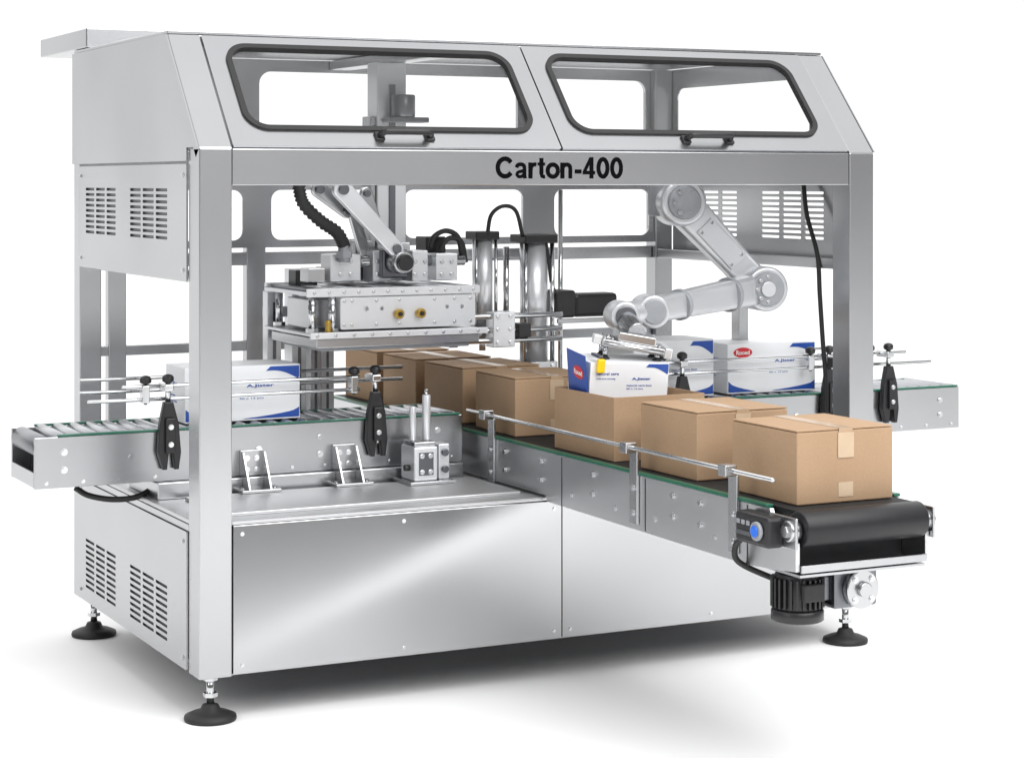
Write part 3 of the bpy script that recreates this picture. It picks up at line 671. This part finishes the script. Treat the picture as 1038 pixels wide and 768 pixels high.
for pts in ([(494, 238), (498, 218), (510, 209), (523, 214), (530, 240)], [(552, 240), (556, 262), (560, 290), (567, 303)]):
    MB().tube([P(x, y, .955) for x, y in pts], .008).build('air_hose', RUBBER, Lf)
q = P(568, 195, 1.1)
MB().cyl((q.x, 1.1, ZD+.001), (q.x, 1.1, 1.70), .010, seg=14).build('guide_shaft', CHROME, Lf)

# =====================================================================  PNEUMATIC STOPPER at the end of the left conveyor
Sp = thing('pneumatic_stopper', 'small grey pneumatic stopper with slim upright posts in front of the left conveyor', 'pneumatic stopper', (1.02, .46, ZD))
a = P(420, 470, .40); c = P(444, 452, .40); zb0 = ZD+.0145
MB().box(a.x-.025, c.x+.065, .375, .538, zb0, zb0+.010, .002).build('base_plate', STEEL, Sp)
sb = MB().box(a.x, c.x, .40, .52, zb0+.0105, c.z, .006).build('body', ALU, Sp)
MB().box(a.x+.018, c.x-.018, .398, .3995, zb0+.03, c.z-.02, .0005).build('face_plate', DARKST, sb)
bolts(sb, [Vector((x, .398, z)) for x in (a.x+.03, c.x-.03) for z in (zb0+.042, c.z-.032)], (0, -1, 0), .007)
MB().cyl((a.x-.001, .44, zb0+.055), (a.x-.022, .44, zb0+.055), .011, seg=16, bev=.002).build('fitting', BLACK, sb)
xq = (a.x+c.x)/2
MB().box(a.x+.005, c.x-.005, .41, .51, c.z+.0005, c.z+.016, .003).build('top_plate', STEEL, Sp)
for dx, zt, r_ in ((-.026, .925, .012), (.028, .965, .015)):
    MB().cyl((xq+dx, .46, c.z+.0165), (xq+dx, .46, zt), r_, seg=20, bev=.003).build('upright_post', ALU, Sp)
MB().cyl((xq+.028, .46, .9655), (xq+.028, .46, .985), .007, seg=12, bev=.002).build('piston_rod', CHROME, Sp)
MB().box(c.x+.012, c.x+.055, .42, .50, zb0+.0105, .79, .004).build('side_block', ALU, Sp)
for z in (.76, .70):
    MB().cyl((c.x+.034, .42, z), (c.x+.034, .405, z), .013, seg=20, bev=.002).build('fitting', DARKST, Sp)

# =====================================================================  ROBOT ARM
Rb = thing('robot_arm', 'silver grey jointed robot arm hanging from the beam, lowering a white box into a carton', 'robot arm', (2.1, .45, 1.74))
sh = P(690, 205, .45); el = P(771, 292, .36); wr = P(658, 315, .10); w2 = P(630, 320, .04)
ax = Vector((-.25, -.97, 0)).normalized()
MB().box(2.055, 2.165, .42, .60, 1.725, 1.744, .003).cyl((sh.x, .53, 1.60), (sh.x, .53, 1.726), .085, seg=32, bev=.01).build('base', GREYP, Rb)
j = MB().cyl(sh-ax*.11, sh+ax*.05, .092, seg=36, bev=.014).build('shoulder_joint', ROBOT, Rb)
MB().cyl(sh+ax*.0505, sh+ax*.062, .066, seg=32, bev=.006).build('joint_cap', GREYP, j)
bolts(j, [sh+ax*.062+Vector((.045*math.cos(t), .0, .045*math.sin(t))) for t in [i*math.pi/3 for i in range(6)]], tuple(ax), .007)
def sgnp(v, e): return math.copysign(abs(v)**e, v)
def taper(pts, rs, name, mat, flat=.72, e=.28):
    c = catmull(pts, 6); n = len(c); t = bmesh.new(); rings = []; seg = 48
    for i, p in enumerate(c):
        d = (c[min(i+1, n-1)]-c[max(i-1, 0)]).normalized()
        up = (ax-d*ax.dot(d)).normalized(); w = d.cross(up)
        f = i/(n-1)*(len(rs)-1); k0 = min(int(f), len(rs)-2); r = rs[k0]+(rs[k0+1]-rs[k0])*(f-k0)
        rings.append([t.verts.new(p+up*r*flat*sgnp(math.cos(2*math.pi*(k+.5)/seg), e)+w*r*sgnp(math.sin(2*math.pi*(k+.5)/seg), e)) for k in range(seg)])
    for a_, b_ in zip(rings, rings[1:]):
        for k in range(seg): t.faces.new((a_[k], a_[(k+1) % seg], b_[(k+1) % seg], b_[k])).smooth = True
    t.faces.new(list(reversed(rings[0]))); t.faces.new(rings[-1])
    bmesh.ops.recalc_face_normals(t, faces=t.faces)
    return MB().add(t).build(name, mat, Rb)
dv = (el-sh)
ua = taper([sh-ax*.02+dv*.10, sh-ax*.02+dv*.4, sh-ax*.02+dv*.7, el-ax*.02-dv*.06], [.070, .064, .058, .060], 'upper_arm', ROBOT)
cvp = sh-ax*.02+dv*.48; dn = dv.normalized()
cw = dn.cross(ax).normalized(); an = cw.cross(dn).normalized()
if an.dot(ax) < 0: an = -an
Mc = Matrix.Translation(cvp+an*.0445) @ Matrix(((dn.x, cw.x, an.x, 0), (dn.y, cw.y, an.y, 0), (dn.z, cw.z, an.z, 0), (0, 0, 0, 1)))
MB().box(-.10, .10, -.042, .042, 0, .010, .004, M=Mc).build('arm_cover', ROBOT, ua)
bolts(ua, [Mc @ Vector((sx0, sy0, .010)) for sx0 in (-.085, .085) for sy0 in (-.028, .028)], tuple(an), .005)
j = MB().cyl(el-ax*.095, el+ax*.080, .086, seg=40, bev=.010).build('elbow_joint', ROBOT, Rb)
MB().cyl(el+ax*.0805, el+ax*.092, .066, seg=32, bev=.004).build('joint_cap', GREYP, j)
MB().cyl(el+ax*.0925, el+ax*.099, .030, seg=28, bev=.003).build('joint_hub', ROBOT, j)
bolts(j, [el+ax*.092+Vector((.048*math.cos(t), .0, .048*math.sin(t))) for t in [i*math.pi/4 for i in range(8)]], tuple(ax), .006)
fv = wr-el
fa = taper([el+fv*.10, el+fv*.4, el+fv*.7, wr], [.058, .054, .049, .045], 'forearm', ROBOT, flat=.85, e=.4)
fn = fv.normalized()
for f_, r_ in ((.30, .066), (.74, .058)):
    m2 = el+fv*f_
    MB().cyl(m2-fn*.010, m2+fn*.010, r_, seg=36, bev=.003).build('arm_seam', GREYP, fa)
j = MB().cyl(wr-ax*.06, wr+ax*.07, .060, seg=32, bev=.008).build('wrist_joint', ROBOT, Rb)
MB().cyl(wr+ax*.0705, wr+ax*.078, .044, seg=28, bev=.003).build('joint_cap', GREYP, j)
wz = Vector((w2.x, w2.y, w2.z))
j2 = MB().cyl(wr, wz, .046, seg=28, bev=.005).cyl(wz-ax*.06, wz+ax*.06, .054, seg=32, bev=.008).build('wrist', ROBOT, Rb)
MB().cyl(wz+ax*.0605, wz+ax*.068, .038, seg=28, bev=.003).build('joint_cap', DARKST, j2)
# gripper, tilted with the box it holds
GT = Matrix.Translation(HB) @ Matrix.Rotation(RZ, 4, 'Z') @ Matrix.Rotation(.03, 4, 'Y') @ Matrix.Rotation(TX, 4, 'X')
zb_ = hh+.0015
GY = GT @ Matrix.Translation((.03, .0, zb_+.012)) @ Matrix.Rotation(-.22, 4, 'Z') @ Matrix.Rotation(.13, 4, 'Y')
tl = GY @ Vector((.02, .0, .078))
MB().cyl(wz, tl, .040, .036, seg=28, bev=.004).build('tool_flange', STEEL, Rb)
g = MB().box(-.11, .115, -.06, -.012, .022, .046, .003, M=GY).box(-.11, .115, .015, .062, .022, .046, .003, M=GY).box(-.055, .08, -.05, .055, .0465, .078, .004, M=GY).box(-.10, -.06, -.011, .014, .025, .04, .002, M=GY).box(.07, .11, -.011, .014, .025, .04, .002, M=GY).build('gripper_frame', STEEL, Rb)
bolts(g, [GY @ Vector((dx, y, .046)) for dx in (-.098, -.070, .098) for y in (-.036, .038)], (0, 0, 1), .007)
MB().box(-.140, -.1105, -.055, -.02, .024, .055, .003, M=GY).build('gripper_jaw', ALU, Rb)
MB().box(.1155, .142, -.06, .06, .014, .050, .003, M=GY).build('gripper_jaw', ALU, Rb)
MB().cyl((-.10, -.067, .034), (.11, -.067, .034), .006, seg=10, M=GY).build('gripper_rod', CHROME, Rb)
for dx in (-.090, .095):
    for y in (-.036, .038):
        top = GY @ Vector((dx, y, .0215)); loc = GT.inverted() @ top; bot = GT @ Vector((loc.x, loc.y, zb_+.0005)); mid_ = GT @ Vector((loc.x, loc.y, zb_+.008))
        q = MB().cyl(mid_, top, .009, seg=12).build('suction_stem', CHROME, Rb)
        MB().cyl(bot, mid_, .018, .011, seg=20).build('suction_cup', BLACK, q)
yf = -.095
MB().box(-.130, -.102, yf-.0225, yf-.0035, zb_-.034, zb_+.014, .005, M=GT).build('gripper_finger', YELLOW, Rb)
MB().box(-.124, -.108, yf-.012, -.035, zb_+.0145, zb_+.0245, .002, M=GT).build('finger_arm', DARKST, Rb)

# =====================================================================  CAMERA, WORLD, LIGHT
cam = bpy.data.cameras.new('camera'); co = bpy.data.objects.new('camera', cam); COL.objects.link(co)
ang = math.atan2(SA, CA)
co.location = (-2.048, -6.291, 1.73); co.rotation_euler = (math.radians(90), 0, -ang)
cam.sensor_fit = 'HORIZONTAL'; cam.sensor_width = 36; cam.lens = F/1038*36; cam.shift_y = -199/1038; cam.clip_end = 600
S.camera = co
w = bpy.data.worlds.new('World'); S.world = w; w.use_nodes = True
n = w.node_tree.nodes; l = w.node_tree.links; bg = n['Background']
tc = n.new('ShaderNodeTexCoord'); sx = n.new('ShaderNodeSeparateXYZ'); l.new(tc.outputs['Generated'], sx.inputs[0])
dt = n.new('ShaderNodeVectorMath'); dt.operation = 'DOT_PRODUCT'; dt.inputs[1].default_value = (SA, CA, 0)
l.new(tc.outputs['Generated'], dt.inputs[0])
m1 = n.new('ShaderNodeMapRange'); m1.interpolation_type = 'SMOOTHSTEP'
for i, v in enumerate((.06, .92, .18, 1.15)): m1.inputs[i+1].default_value = v
l.new(dt.outputs['Value'], m1.inputs[0])
m2_ = n.new('ShaderNodeMapRange'); m2_.interpolation_type = 'SMOOTHSTEP'
for i, v in enumerate((.28, .90, .08, 1.25)): m2_.inputs[i+1].default_value = v
l.new(sx.outputs[2], m2_.inputs[0])
mx_ = n.new('ShaderNodeMath'); mx_.operation = 'MAXIMUM'; l.new(m1.outputs[0], mx_.inputs[0]); l.new(m2_.outputs[0], mx_.inputs[1])
l.new(mx_.outputs[0], bg.inputs['Strength']); bg.inputs['Color'].default_value = (1, 1, 1, 1)
def area(loc, to, size, power, sy=None):
    d = bpy.data.lights.new('unseen_lamp', 'AREA'); d.energy = power; d.size = size
    if sy: d.shape = 'RECTANGLE'; d.size_y = sy
    o = bpy.data.objects.new('unseen_lamp', d); COL.objects.link(o); o.location = loc
    o.rotation_euler = (Vector(to)-Vector(loc)).to_track_quat('-Z', 'Y').to_euler()
area((2.2, -5.0, 5.4), (1.7, -.9, .1), 6, 520)
area((-5.5, -2.5, 3.6), (1.2, .5, .9), 2.5, 80)
area((45, 130, 46), (45, 130.01, 0), 240, 105000)  # added lamp far out of view, only brightens the distant floor to white
S.view_settings.view_transform = 'Standard'; S.view_settings.look = 'None'; S.view_settings.exposure = 0
